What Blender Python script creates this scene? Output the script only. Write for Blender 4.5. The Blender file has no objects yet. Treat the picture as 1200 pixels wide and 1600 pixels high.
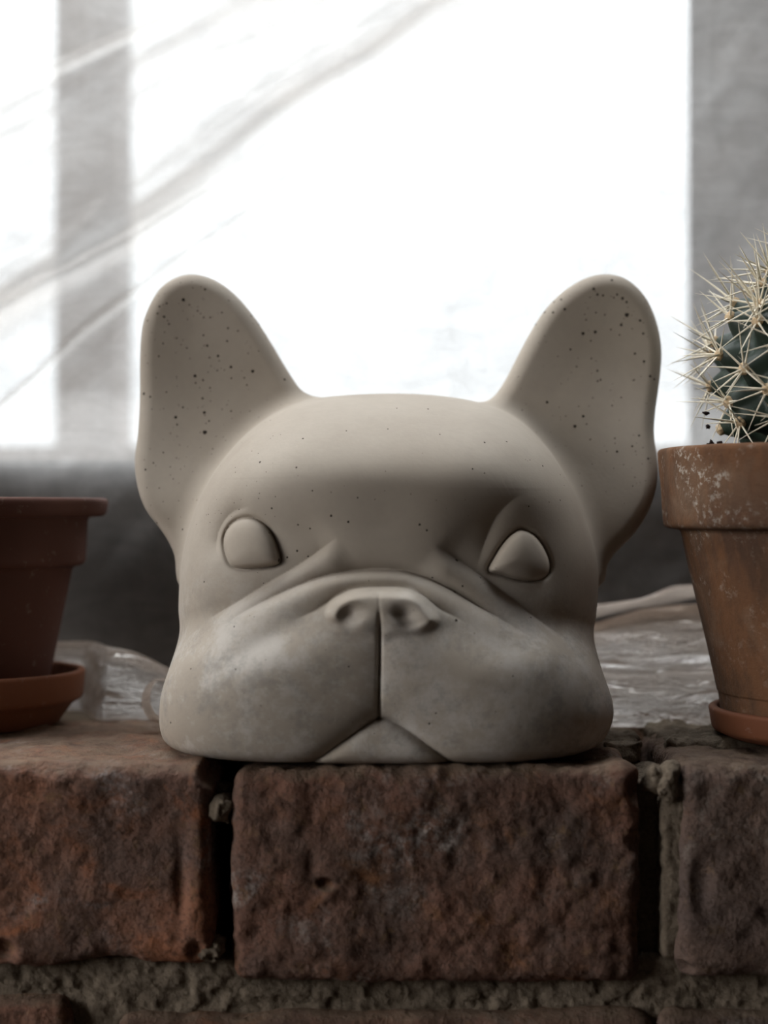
import bpy, math, random
import numpy as np
from mathutils import Vector, Matrix
from mathutils.bvhtree import BVHTree

# ------------------------------------------------------------------ camera
scene = bpy.context.scene
COL = scene.collection
CAM_D, CAM_Z, FPX = 0.48, 0.074, 2600.0
cam_data = bpy.data.cameras.new('camera')
cam_data.sensor_fit = 'VERTICAL'
cam_data.sensor_height = 24.0
cam_data.lens = 24.0 * FPX / 1600.0
cam_data.clip_start = 0.01
cam_data.clip_end = 100
cam_data.dof.use_dof = True
cam_data.dof.focus_distance = 0.512
cam_data.dof.aperture_fstop = 3.9
cam = bpy.data.objects.new('camera', cam_data)
cam.location = (0, -CAM_D, CAM_Z)
cam.rotation_euler = (math.pi / 2, 0, 0)
COL.objects.link(cam)
scene.camera = cam

# ------------------------------------------------------------------ sky (overcast: zenith three times the horizon)
SKY = 3.6
world = bpy.data.worlds.new('overcast_sky')
scene.world = world
world.use_nodes = True
wn, wl = world.node_tree.nodes, world.node_tree.links
wn.clear()
geo = wn.new('ShaderNodeTexCoord')
sep = wn.new('ShaderNodeSeparateXYZ')
mx = wn.new('ShaderNodeMath'); mx.operation = 'MAXIMUM'; mx.inputs[1].default_value = 0.0
ma = wn.new('ShaderNodeMath'); ma.operation = 'MULTIPLY_ADD'
ma.inputs[1].default_value = 2.0 * SKY; ma.inputs[2].default_value = SKY
bg = wn.new('ShaderNodeBackground'); bg.inputs[0].default_value = (0.955, 0.98, 1.0, 1)
wo = wn.new('ShaderNodeOutputWorld')
wl.new(geo.outputs['Generated'], sep.inputs[0]); wl.new(sep.outputs['Z'], mx.inputs[0])
wl.new(mx.outputs[0], ma.inputs[0]); wl.new(ma.outputs[0], bg.inputs[1]); wl.new(bg.outputs[0], wo.inputs[0])

# ------------------------------------------------------------------ large lights
def area(name, loc, target, sx, sy, power, color, portal=False):
    d = bpy.data.lights.new(name, 'AREA')
    d.shape = 'RECTANGLE'; d.size = sx; d.size_y = sy; d.energy = power; d.color = color
    o = bpy.data.objects.new(name, d)
    o.location = loc
    o.rotation_euler = (Vector(target) - Vector(loc)).to_track_quat('-Z', 'Y').to_euler()
    COL.objects.link(o)
    d.cycles.is_portal = portal
    return o
# fill light from the left, added at an unseen opening in wall_left
area('added_side_fill', (-1.62, -0.75, 0.52), (1.0, -0.75, 0.52), 1.0, 1.0, 10.0, (1.0, 0.905, 0.81))
# portal that guides the sky sampling through the window opening
area('window_portal', (-0.40, 0.56, 0.72), (-0.40, -1.0, 0.72), 1.15, 1.26, 1.0, (1, 1, 1), True)

area('added_roof_portal', (0.0, 0.26, 1.41), (0.0, 0.26, 0.0), 3.1, 0.42, 1.0, (1, 1, 1), True)  # portal of the unseen roof opening added to light things from above

scene.view_settings.view_transform = 'Standard'
scene.view_settings.look = 'None'
scene.view_settings.gamma = 1.0
scene.view_settings.use_curve_mapping = False
scene.view_settings.exposure = 0.0
scene.cycles.max_bounces = 6
scene.cycles.diffuse_bounces = 3
scene.cycles.glossy_bounces = 2
scene.cycles.transmission_bounces = 4
scene.cycles.transparent_max_bounces = 10

# ================================================================== helpers
def at(px, py, y):
    """photograph pixel -> point in the place at depth y"""
    d = CAM_D + y
    return ((px - 600) * d / FPX, y, CAM_Z + (800 - py) * d / FPX)

U = np.uint32
def vnoise(p, seed=0):
    p = np.asarray(p, np.float32)
    i = np.floor(p)
    f = p - i
    f = f * f * (3 - 2 * f)
    i = i.astype(np.int64)
    out = 0
    def hsh(a, b, c):
        h = (a * 73856093) ^ (b * 19349663) ^ (c * 83492791) ^ (seed * 2654435)
        h = (h & 0xffffffff).astype(np.uint32)
        h = (h ^ (h >> U(13))) * U(1274126177)
        h = (h ^ (h >> U(15))) * U(2246822519)
        h ^= h >> U(16)
        return h.astype(np.float32) * np.float32(1 / 4294967296.0)
    for dx in (0, 1):
        wx = f[:, 0] if dx else 1 - f[:, 0]
        for dy in (0, 1):
            wy = f[:, 1] if dy else 1 - f[:, 1]
            for dz in (0, 1):
                wz = f[:, 2] if dz else 1 - f[:, 2]
                out = out + wx * wy * wz * hsh(i[:, 0] + dx, i[:, 1] + dy, i[:, 2] + dz)
    return out * 2 - 1

def fbm(p, freq, octv=3, seed=0, gain=0.5):
    a, s = 1.0, 0.0
    p = np.asarray(p, np.float32)
    for k in range(octv):
        s = s + a * vnoise(p * np.float32(freq), seed + k)
        a *= gain; freq *= 2.03
    return s

def smin(a, b, k):
    h = np.clip(0.5 + 0.5 * (b - a) / k, 0, 1)
    return b * (1 - h) + a * h - k * h * (1 - h)
def smax(a, b, k):
    return -smin(-a, -b, k)
def sstep(a, b, x):
    t = np.clip((x - a) / (b - a), 0, 1)
    return t * t * (3 - 2 * t)

def nets(f, lo, hi, h, band=7.5, newton=1):
    """sparse surface nets of the implicit solid f(P) < 0; returns verts, quads, normals"""
    lo = np.array(lo, np.float32); hi = np.array(hi, np.float32)
    M = np.ceil((hi - lo) / (h * 4)).astype(int) + 1
    I = np.stack(np.meshgrid(*[np.arange(m) for m in M], indexing='ij'), -1).reshape(-1, 3)
    c = f(lo + h * (4 * I + 1.5).astype(np.float32))
    F = np.repeat(np.repeat(np.repeat(c.reshape(M).astype(np.float32), 4, 0), 4, 1), 4, 2)
    act = I[np.abs(c) < band * h]
    off = np.stack(np.meshgrid(*[np.arange(4)] * 3, indexing='ij'), -1).reshape(-1, 3)
    for s in range(0, len(act), 20000):
        idx = (act[s:s + 20000, None, :] * 4 + off[None]).reshape(-1, 3)
        F[idx[:, 0], idx[:, 1], idx[:, 2]] = f(lo + h * idx.astype(np.float32))
    S = F < 0
    cnt = np.zeros(tuple(np.array(S.shape) - 1), np.uint8)
    for a in (0, 1):
        for b in (0, 1):
            for d in (0, 1):
                cnt += S[a:S.shape[0] - 1 + a, b:S.shape[1] - 1 + b, d:S.shape[2] - 1 + d]
    cells = np.argwhere((cnt > 0) & (cnt < 8))
    vid = np.full(cnt.shape, -1, np.int32)
    vid[cells[:, 0], cells[:, 1], cells[:, 2]] = np.arange(len(cells))
    corners = np.array([[a, b, d] for a in (0, 1) for b in (0, 1) for d in (0, 1)])
    vals = [F[tuple((cells + k).T)] for k in corners]
    acc = np.zeros((len(cells), 3), np.float32); n = np.zeros(len(cells), np.float32)
    for i in range(8):
        for j in range(i + 1, 8):
            if np.abs(corners[i] - corners[j]).sum() != 1: continue
            m = (vals[i] < 0) != (vals[j] < 0)
            den = vals[i] - vals[j]
            t = np.where(m, vals[i] / np.where(den == 0, 1, den), 0)[:, None]
            acc += m[:, None] * (corners[i] + t * (corners[j] - corners[i])); n += m
    V = lo + h * (cells + acc / n[:, None]).astype(np.float32)
    quads = []
    for ax in range(3):
        b, d = (ax + 1) % 3, (ax + 2) % 3
        sl0 = [slice(None)] * 3; sl1 = [slice(None)] * 3
        sl0[ax] = slice(0, -1); sl1[ax] = slice(1, None)
        E = np.argwhere(S[tuple(sl0)] != S[tuple(sl1)])
        E = E[(E[:, b] > 0) & (E[:, d] > 0) & (E[:, b] < vid.shape[b]) & (E[:, d] < vid.shape[d])]
        ins = S[tuple(E.T)]
        def cid(ob, od):
            e = E.copy(); e[:, b] += ob; e[:, d] += od
            return vid[tuple(e.T)]
        q = np.stack([cid(-1, -1), cid(0, -1), cid(0, 0), cid(-1, 0)], 1)
        q[~ins] = q[~ins][:, ::-1]
        quads.append(q)
    Q = np.concatenate(quads); Q = Q[(Q >= 0).all(1)]
    e = np.float32(h * 0.5)
    for it in range(newton + 1):
        G = np.stack([f(V + e * np.eye(3, dtype=np.float32)[k]) - f(V - e * np.eye(3, dtype=np.float32)[k]) for k in range(3)], 1) / (2 * e)
        if it == newton: break
        g2 = (G * G).sum(1) + 1e-6
        st = np.clip(f(V) / g2, -h, h)
        V = V - 0.8 * G * st[:, None]
    N = G / (np.linalg.norm(G, axis=1, keepdims=True) + 1e-9)
    return V, Q, N

def mesh_from(name, V, Q, N=None, smooth=True):
    me = bpy.data.meshes.new(name)
    V = np.asarray(V, np.float32); Q = np.asarray(Q, np.int32)
    k = Q.shape[1]
    me.vertices.add(len(V)); me.vertices.foreach_set('co', V.ravel())
    me.loops.add(Q.size); me.loops.foreach_set('vertex_index', Q.ravel())
    me.polygons.add(len(Q))
    me.polygons.foreach_set('loop_start', np.arange(0, Q.size, k, dtype=np.int32))
    me.update(calc_edges=True)
    me.validate()
    me.polygons.foreach_set('use_smooth', np.full(len(me.polygons), smooth))
    if N is not None and len(me.vertices) == len(V):
        me.normals_split_custom_set_from_vertices([tuple(n) for n in N.tolist()])
    me.update()
    return me

def obj(name, me, mat, parent=None):
    if not isinstance(me, bpy.types.Mesh):
        me = mesh_from(name, *me)
    o = bpy.data.objects.new(name, me)
    if mat is not None and not me.materials: me.materials.append(mat)
    COL.objects.link(o)
    if parent is not None:
        o.parent = parent
    return o

def empty(name, loc=(0, 0, 0)):
    o = bpy.data.objects.new(name, None)
    o.empty_display_size = 0.02
    o.location = loc
    COL.objects.link(o)
    return o

def tag(o, label=None, cat=None, group=None, kind=None):
    if label: o['label'] = label
    if cat: o['category'] = cat
    if group: o['group'] = group
    if kind: o['kind'] = kind
    return o

def boxes(*bs):
    V, Q = [], []
    for (x0, x1, y0, y1, z0, z1) in bs:
        n = len(V)
        V += [(x, y, z) for x in (x0, x1) for y in (y0, y1) for z in (z0, z1)]
        Q += [tuple(n + i for i in q) for q in ((0, 1, 3, 2), (4, 6, 7, 5), (0, 4, 5, 1), (2, 3, 7, 6), (0, 2, 6, 4), (1, 5, 7, 3))]
    return np.array(V), np.array(Q), None, False

def grid_mesh(P):
    """P: (n, m, 3) array -> verts, quads"""
    n, m = P.shape[:2]
    a = np.arange(n * m).reshape(n, m)
    Q = np.stack([a[:-1, :-1], a[1:, :-1], a[1:, 1:], a[:-1, 1:]], -1).reshape(-1, 4)
    return P.reshape(-1, 3), Q

def lathe(profile, seg=96, jitter=0.0, seed=0):
    """closed (r, z) profile turned about z"""
    pr = np.array(profile, float)
    n = len(pr)
    th = np.linspace(0, 2 * np.pi, seg, endpoint=False)
    V = np.zeros((n, seg, 3))
    V[:, :, 0] = pr[:, 0:1] * np.cos(th); V[:, :, 1] = pr[:, 0:1] * np.sin(th); V[:, :, 2] = pr[:, 1:2]
    if jitter:
        nz = fbm(V.reshape(-1, 3), 60, 2, seed).reshape(n, seg)
        V[:, :, :2] *= (1 + jitter * nz)[:, :, None]
        V[:, :, 2] += jitter * 0.02 * fbm(V.reshape(-1, 3), 90, 2, seed + 5).reshape(n, seg)
    a = np.arange(n * seg).reshape(n, seg)
    b = np.roll(a, -1, 1)
    Q = np.stack([a, b, np.roll(b, -1, 0), np.roll(a, -1, 0)], -1).reshape(-1, 4)
    return V.reshape(-1, 3), Q

def rounded(profile, r, n=4):
    """round the corners of a closed (x, z) profile"""
    out = []
    k = len(profile)
    for i in range(k):
        p = np.array(profile[i][:2], float)
        rr = profile[i][2] if len(profile[i]) > 2 else r
        a = np.array(profile[i - 1][:2], float); b = np.array(profile[(i + 1) % k][:2], float)
        la, lb = np.linalg.norm(a - p), np.linalg.norm(b - p)
        if rr <= 0 or la < 1e-9 or lb < 1e-9:
            out.append(p); continue
        t = min(rr, la * 0.45, lb * 0.45)
        pa, pb = p + (a - p) / la * t, p + (b - p) / lb * t
        for j in range(n + 1):
            u = j / n
            out.append((1 - u) ** 2 * pa + 2 * u * (1 - u) * p + u * u * pb)
    # densify long runs so the shading and the jitter stay even
    res = []
    for i in range(len(out)):
        a, b = out[i], out[(i + 1) % len(out)]
        m = max(1, int(np.linalg.norm(b - a) / 0.003))
        for j in range(m): res.append(a + (b - a) * j / m)
    return res

# ------------------------------------------------------------------ node materials
class Mat:
    def __init__(self, name):
        self.m = bpy.data.materials.new(name); self.m.use_nodes = True
        self.n, self.l = self.m.node_tree.nodes, self.m.node_tree.links
        self.b = self.n['Principled BSDF']; self.out = self.n['Material Output']
        self.tc = self.n.new('ShaderNodeTexCoord')
    def link(self, a, b): self.l.new(a, b)
    def mapped(self, scale=(1, 1, 1), rot=(0, 0, 0), loc=(0, 0, 0)):
        mp = self.n.new('ShaderNodeMapping')
        mp.inputs['Scale'].default_value = scale; mp.inputs['Rotation'].default_value = rot; mp.inputs['Location'].default_value = loc
        self.link(self.tc.outputs['Object'], mp.inputs[0]); return mp.outputs[0]
    def noise(self, scale, detail=4, rough=0.6, vec=None, dist=0.0):
        t = self.n.new('ShaderNodeTexNoise'); t.inputs['Scale'].default_value = scale
        t.inputs['Detail'].default_value = detail; t.inputs['Roughness'].default_value = rough; t.inputs['Distortion'].default_value = dist
        self.link(vec if vec is not None else self.tc.outputs['Object'], t.inputs['Vector']); return t.outputs[0]
    def voro(self, scale, feature='F1', vec=None, rnd=1.0):
        t = self.n.new('ShaderNodeTexVoronoi'); t.feature = feature; t.inputs['Scale'].default_value = scale; t.inputs['Randomness'].default_value = rnd
        self.link(vec if vec is not None else self.tc.outputs['Object'], t.inputs['Vector']); return t.outputs['Distance']
    def ramp(self, v, stops, interp='LINEAR'):
        r = self.n.new('ShaderNodeValToRGB'); r.color_ramp.interpolation = interp
        e = r.color_ramp.elements
        while len(e) < len(stops): e.new(0.5)
        for k, (p, c) in enumerate(stops):
            e[k].position = p; e[k].color = (c, c, c, 1) if isinstance(c, (int, float)) else (*c, 1)
        self.link(v, r.inputs[0]); return r.outputs[0]
    def mix(self, f, a, b, mode='MIX'):
        x = self.n.new('ShaderNodeMix'); x.data_type = 'RGBA'; x.blend_type = mode
        for s, v in ((x.inputs[0], f), (x.inputs[6], a), (x.inputs[7], b)):
            if hasattr(v, 'is_linked'): self.link(v, s)
            elif isinstance(v, (int, float)): s.default_value = v if s.type == 'VALUE' else (v, v, v, 1)
            else: s.default_value = (*v, 1)
        return x.outputs[2]
    def math(self, op, a, b=0.0):
        x = self.n.new('ShaderNodeMath'); x.operation = op
        for s, v in ((x.inputs[0], a), (x.inputs[1], b)):
            if hasattr(v, 'is_linked'): self.link(v, s)
            else: s.default_value = v
        return x.outputs[0]
    def bump(self, h, strength=0.3, dist=0.001):
        x = self.n.new('ShaderNodeBump'); x.inputs['Strength'].default_value = strength; x.inputs['Distance'].default_value = dist
        self.link(h, x.inputs['Height']); self.link(x.outputs[0], self.b.inputs['Normal']); return x.outputs[0]
    def color(self, c):
        if hasattr(c, 'is_linked'): self.link(c, self.b.inputs['Base Color'])
        else: self.b.inputs['Base Color'].default_value = (*c, 1)
    def rough(self, r, spec=0.3):
        if hasattr(r, 'is_linked'): self.link(r, self.b.inputs['Roughness'])
        else: self.b.inputs['Roughness'].default_value = r
        self.b.inputs['Specular IOR Level'].default_value = spec

def mat_concrete():
    M = Mat('cast_concrete')
    big = M.noise(22, 3, 0.55)
    mot = M.noise(95, 8, 0.8)
    c = M.mix(M.ramp(big, [(0.35, 0.0), (0.68, 1.0)]), (0.38, 0.33, 0.275), (0.455, 0.405, 0.345))
    # paler bloom and darker stains, mostly low on the casting where it was handled
    geo_z = M.n.new('ShaderNodeSeparateXYZ'); M.link(M.tc.outputs['Object'], geo_z.inputs[0])
    low = M.ramp(geo_z.outputs[2], [(0.0, 1.0), (0.035, 0.75), (0.062, 0.0)])
    bl = M.math('MULTIPLY', M.ramp(M.noise(42, 9, 0.78, dist=0.2), [(0.47, 0.0), (0.58, 0.78)]), low)
    c = M.mix(bl, c, (0.56, 0.535, 0.505))
    st = M.math('MULTIPLY', M.ramp(mot, [(0.50, 0.0), (0.62, 0.65)]), low)
    c = M.mix(st, c, (0.25, 0.235, 0.215))
    c = M.mix(M.ramp(M.noise(420, 3, 0.6), [(0.3, 0.10), (0.62, 0.0)]), c, (0.26, 0.24, 0.21))
    M.color(c); M.rough(0.78, 0.22)
    M.bump(M.mix(0.5, M.noise(900, 3, 0.6), M.noise(240, 3, 0.5)), 0.16, 0.0006)
    return M.m

def mat_plain(name, c, rough=0.7, spec=0.3, var=0.25, scale=40, bump=0.2, bscale=200):
    M = Mat(name)
    d = tuple(x * (1 - var) for x in c)
    M.color(M.mix(M.ramp(M.noise(scale, 4, 0.6), [(0.3, 0.0), (0.7, 1.0)]), d, c)); M.rough(rough, spec)
    if bump: M.bump(M.noise(bscale, 3, 0.6), bump, 0.001)
    return M.m

def mat_brick(name, base, dark, warm, lime, seedloc):
    M = Mat(name)
    v = M.mapped(loc=seedloc)
    big = M.noise(26, 4, 0.6, v, 0.5)
    c = M.mix(M.ramp(big, [(0.36, 0.0), (0.62, 1.0)]), dark, base)
    c = M.mix(M.ramp(M.noise(48, 4, 0.65, v, 0.8), [(0.55, 0.0), (0.7, 0.75)]), c, warm)
    c = M.mix(M.ramp(M.noise(70, 5, 0.7, v), [(0.5, 0.0), (0.75, 0.45)]), c, (0.135, 0.118, 0.108))
    c = M.mix(M.ramp(M.noise(120, 6, 0.75, v), [(0.56, 0.0), (0.68, 0.5)]), c, (0.24, 0.15, 0.075))
    # lime bloom in ragged patches
    patch = M.math('MULTIPLY', M.ramp(M.noise(30, 3, 0.5, v, 1.0), [(0.55, 0.0), (0.66, 1.0)]), M.ramp(M.noise(330, 4, 0.75, v), [(0.42, 0.0), (0.62, 0.8)]))
    c = M.mix(patch, c, lime)
    c = M.mix(M.ramp(M.noise(620, 3, 0.6, v), [(0.34, 0.55), (0.5, 0.0)]), c, (0.05, 0.035, 0.03))
    # pale sandy dust that has settled on what faces up
    g = M.n.new('ShaderNodeNewGeometry'); s = M.n.new('ShaderNodeSeparateXYZ'); M.link(g.outputs['Normal'], s.inputs[0])
    up = M.math('MULTIPLY', M.ramp(s.outputs[2], [(0.35, 0.0), (0.8, 0.85)]), M.ramp(M.noise(140, 4, 0.7, v), [(0.3, 0.45), (0.6, 1.0)]))
    c = M.mix(up, c, M.mix(M.ramp(M.noise(110, 5, 0.7, v), [(0.35, 0.0), (0.65, 1.0)]), (0.115, 0.08, 0.06), (0.21, 0.155, 0.112)))
    M.color(c); M.rough(0.93, 0.1)
    M.bump(M.mix(0.55, M.noise(260, 4, 0.65, v), M.noise(900, 4, 0.65, v)), 0.75, 0.0018)
    return M.m

def mat_mortar():
    M = Mat('lime_mortar')
    c = M.mix(M.ramp(M.noise(45, 4, 0.6), [(0.35, 0.0), (0.65, 1.0)]), (0.145, 0.115, 0.086), (0.205, 0.165, 0.125))
    c = M.mix(M.ramp(M.voro(520), [(0.10, 0.5), (0.30, 0.0)]), c, (0.25, 0.205, 0.155))
    c = M.mix(M.ramp(M.noise(700, 3, 0.6), [(0.35, 0.45), (0.5, 0.0)]), c, (0.075, 0.06, 0.045))
    M.color(c); M.rough(0.95, 0.1)
    M.bump(M.mix(0.5, M.noise(520, 4, 0.7), M.noise(1300, 3, 0.7)), 0.7, 0.0012)
    return M.m

def mat_terracotta(name, base, aged):
    M = Mat(name)
    streak = M.noise(14, 4, 0.6, M.mapped((1, 1, 0.5)))
    c = M.mix(M.ramp(streak, [(0.35, 0.0), (0.68, 1.0)]), tuple(x * 0.72 for x in base), base)
    if aged:
        c = M.mix(M.ramp(M.noise(60, 5, 0.7, M.mapped((1, 1, 0.45))), [(0.44, 0.0), (0.62, 0.85)]), c, (0.085, 0.05, 0.032))
        c = M.mix(M.ramp(M.noise(34, 4, 0.6, None, 0.7), [(0.52, 0.0), (0.70, 0.6)]), c, (0.21, 0.145, 0.10))
        sz = M.n.new('ShaderNodeSeparateXYZ'); M.link(M.tc.outputs['Object'], sz.inputs[0])
        band = M.ramp(sz.outputs[2], [(0.035, 0.12), (0.05, 1.0), (0.082, 1.0), (0.088, 0.35)])
        salt = M.math('MULTIPLY', M.ramp(M.noise(420, 4, 0.75), [(0.53, 0.0), (0.62, 1.0)]), M.ramp(M.noise(55, 3, 0.6), [(0.46, 0.0), (0.6, 0.9)]))
        c = M.mix(M.math('MULTIPLY', salt, band), c, (0.50, 0.45, 0.39))
        c = M.mix(M.math('MULTIPLY', M.ramp(M.noise(75, 4, 0.7, M.mapped((1, 1, 0.3))), [(0.40, 0.0), (0.56, 0.9)]), M.ramp(sz.outputs[2], [(0.035, 0.0), (0.056, 0.9), (0.072, 0.5), (0.084, 0.0)])), c, (0.075, 0.045, 0.032))
        M.rough(0.9, 0.15); M.bump(M.mix(0.5, M.noise(500, 4, 0.7), M.noise(130, 4, 0.6)), 0.5, 0.0012)
    else:
        c = M.mix(M.ramp(M.noise(240, 3, 0.7), [(0.62, 0.0), (0.74, 0.18)]), c, (0.5, 0.42, 0.36))
        M.rough(0.72, 0.25); M.bump(M.noise(420, 3, 0.6), 0.12, 0.0006)
    M.color(c)
    return M.m

def mat_film(name, haze, tint, gloss=0.10, fine=1.0, trans=0.7, crinkle=0.0):
    """thin polythene: clear + milky scatter + a little gloss, creased"""
    M = Mat(name)
    n = M.n
    n.remove(M.b)
    v1 = M.mapped((1, 1, 0.28), (0, 0.5, 0)); v2 = M.mapped((0.35, 1, 1), (0, -0.35, 0.0))
    a = M.noise(38, 5, 0.72, v1, 1.2); b = M.noise(90, 5, 0.75, v2, 0.8); d = M.noise(9, 3, 0.5)
    hz = M.math('ADD', M.math('MULTIPLY', M.ramp(a, [(0.3, 0.0), (0.72, 1.0)]), 0.10 * fine), M.math('MULTIPLY', M.ramp(b, [(0.42, 0.0), (0.7, 1.0)]), 0.10 * fine))
    hz = M.math('ADD', hz, M.math('MULTIPLY', d, 0.10))
    hz = M.math('ADD', hz, haze - 0.10)
    ga = n.new('ShaderNodeAttribute'); ga.attribute_name = 'gather'
    hz = M.math('ADD', hz, M.math('MULTIPLY', ga.outputs['Fac'], 0.32))
    bump = n.new('ShaderNodeBump'); bump.inputs['Strength'].default_value = 0.5; bump.inputs['Distance'].default_value = 0.002
    hgt = M.mix(0.5, a, b)
    if crinkle:
        w = M.noise(150, 5, 0.7, M.mapped((0.22, 1, 1.2), (0, 0.12, 0)), 0.6)
        rid = M.math('ABSOLUTE', M.math('SUBTRACT', w, 0.5))
        hgt = M.mix(0.65, hgt, M.ramp(rid, [(0.0, 1.0), (0.12, 0.0)]))
        bump.inputs['Strength'].default_value = crinkle; bump.inputs['Distance'].default_value = 0.004
    M.link(hgt, bump.inputs['Height'])
    tr = n.new('ShaderNodeBsdfTransparent'); tr.inputs[0].default_value = (*tint, 1)
    M.link(M.mix(ga.outputs['Fac'], tint, (0.60, 0.52, 0.455)), tr.inputs[0])
    tl = n.new('ShaderNodeBsdfTranslucent'); tl.inputs[0].default_value = (tint[0] * .96, tint[1] * .95, tint[2] * .94, 1)
    df = n.new('ShaderNodeBsdfDiffuse'); df.inputs[0].default_value = (tint[0] * .8, tint[1] * .78, tint[2] * .75, 1)
    gl = n.new('ShaderNodeBsdfGlossy'); gl.inputs['Roughness'].default_value = 0.28; gl.inputs[0].default_value = (0.95, 0.93, 0.91, 1)
    for s in (tl, df, gl): M.link(bump.outputs[0], s.inputs['Normal'])
    m1 = n.new('ShaderNodeMixShader'); m1.inputs[0].default_value = trans; M.link(df.outputs[0], m1.inputs[1]); M.link(tl.outputs[0], m1.inputs[2])
    m2 = n.new('ShaderNodeMixShader'); M.link(hz, m2.inputs[0]); M.link(tr.outputs[0], m2.inputs[1]); M.link(m1.outputs[0], m2.inputs[2])
    fr = n.new('ShaderNodeFresnel'); fr.inputs['IOR'].default_value = 1.35; M.link(bump.outputs[0], fr.inputs['Normal'])
    gf = M.math('MULTIPLY', fr.outputs[0], gloss / 0.10)
    gf = M.math('MINIMUM', gf, 0.35)
    m3 = n.new('ShaderNodeMixShader'); M.link(gf, m3.inputs[0]); M.link(m2.outputs[0], m3.inputs[1]); M.link(gl.outputs[0], m3.inputs[2])
    M.link(m3.outputs[0], M.out.inputs['Surface'])
    return M.m

def mat_wood(name, c, dark):
    M = Mat(name)
    g = M.noise(30, 5, 0.65, M.mapped((0.12, 1, 1)))
    M.color(M.mix(M.ramp(g, [(0.3, 0.0), (0.7, 1.0)]), dark, c)); M.rough(0.8, 0.2)
    M.bump(g, 0.3, 0.001)
    return M.m

def mat_glass():
    M = Mat('window_glass'); n = M.n; n.remove(M.b)
    tr = n.new('ShaderNodeBsdfTransparent'); tr.inputs[0].default_value = (0.635, 0.645, 0.65, 1)
    gl = n.new('ShaderNodeBsdfGlossy'); gl.inputs['Roughness'].default_value = 0.03
    m = n.new('ShaderNodeMixShader'); m.inputs[0].default_value = 0.04
    M.link(tr.outputs[0], m.inputs[1]); M.link(gl.outputs[0], m.inputs[2]); M.link(m.outputs[0], M.out.inputs['Surface'])
    return M.m

def mat_cactus():
    M = Mat('cactus_skin')
    c = M.mix(M.ramp(M.noise(70, 4, 0.6), [(0.3, 0.0), (0.7, 1.0)]), (0.012, 0.024, 0.017), (0.026, 0.046, 0.032))
    c = M.mix(M.ramp(M.noise(160, 4, 0.7, None, 0.5), [(0.6, 0.0), (0.78, 0.4)]), c, (0.16, 0.20, 0.16))
    c = M.mix(M.ramp(M.voro(650), [(0.02, 0.5), (0.12, 0.0)]), c, (0.2, 0.25, 0.2))
    M.color(c); M.rough(0.5, 0.35); M.bump(M.noise(300, 3, 0.6), 0.15, 0.0006)
    return M.m

CONCRETE = mat_concrete()
PORE = mat_plain('painted_pore_shade', (0.045, 0.038, 0.032), 0.95, 0.05, 0.3, 500, 0)
BRICK_A = mat_brick('brick_orange_brown', (0.28, 0.135, 0.088), (0.165, 0.105, 0.085), (0.33, 0.125, 0.058), (0.33, 0.30, 0.29), (0.3, 0.1, 0.7))
BRICK_B = mat_brick('brick_purple_red', (0.19, 0.10, 0.072), (0.12, 0.079, 0.064), (0.26, 0.12, 0.058), (0.34, 0.31, 0.29), (1.37, 0.4, 0.2))
BRICK_C = mat_brick('brick_dull_brown', (0.18, 0.122, 0.098), (0.115, 0.085, 0.075), (0.205, 0.115, 0.078), (0.28, 0.25, 0.22), (2.9, 0.8, 1.2))
MORTAR = mat_mortar()
PLASTER = mat_plain('room_plaster', (0.08, 0.066, 0.054), 0.9, 0.1, 0.2, 3, 0.2, 60)
FLOOR_M = mat_plain('floor_boards', (0.08, 0.055, 0.04), 0.8, 0.2, 0.3, 5, 0.2, 60)
FRAME = mat_wood('frame_wood', (0.62, 0.56, 0.52), (0.45, 0.39, 0.36))
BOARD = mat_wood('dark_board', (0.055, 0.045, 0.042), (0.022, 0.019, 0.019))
JAMB = mat_plain('stained_jamb', (0.36, 0.32, 0.30), 0.9, 0.1, 0.72, 26, 0.4, 120)
GLASS = mat_glass()
FILM = mat_film('polythene_sheet', 0.42, (0.985, 0.975, 0.965), 0.10, 1.7, 0.86)
FILM_FOLD = mat_film('polythene_folds', 0.46, (0.95, 0.925, 0.90), 0.12, 1.2)
FILM_HEAP = mat_film('polythene_heap', 0.60, (0.82, 0.71, 0.62), 0.07, 1.6, 0.62, 0.8)
TERRA_OLD = mat_terracotta('weathered_terracotta', (0.20, 0.098, 0.05), True)
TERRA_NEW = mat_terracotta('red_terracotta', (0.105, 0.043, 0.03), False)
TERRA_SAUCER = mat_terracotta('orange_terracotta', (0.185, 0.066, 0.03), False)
SOIL = mat_plain('potting_soil', (0.05, 0.035, 0.025), 1.0, 0.05, 0.5, 200, 0.8, 300)
CACTUS = mat_cactus()
AREOLE = mat_plain('areole_wool', (0.62, 0.47, 0.30), 0.95, 0.1, 0.25, 600, 0.5, 900)
SPINE = mat_plain('ivory_spine', (0.88, 0.81, 0.66), 0.5, 0.3, 0.12, 200, 0)
DEBRIS = mat_plain('dry_debris', (0.03, 0.02, 0.018), 0.9, 0.1, 0.3, 300, 0)

# ================================================================== room shell
RX0, RX1, RY0, RZ0, RZ1 = -1.65, 1.65, -2.3, -0.95, 1.40
def struct(name, me, mat, parent=None):
    o = obj(name, me, mat, parent)
    if parent is None: o['kind'] = 'structure'
    return o
struct('floor', boxes((RX0 - .1, RX1 + .1, RY0 - .1, 0.7, RZ0 - .1, RZ0)), FLOOR_M)
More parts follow.
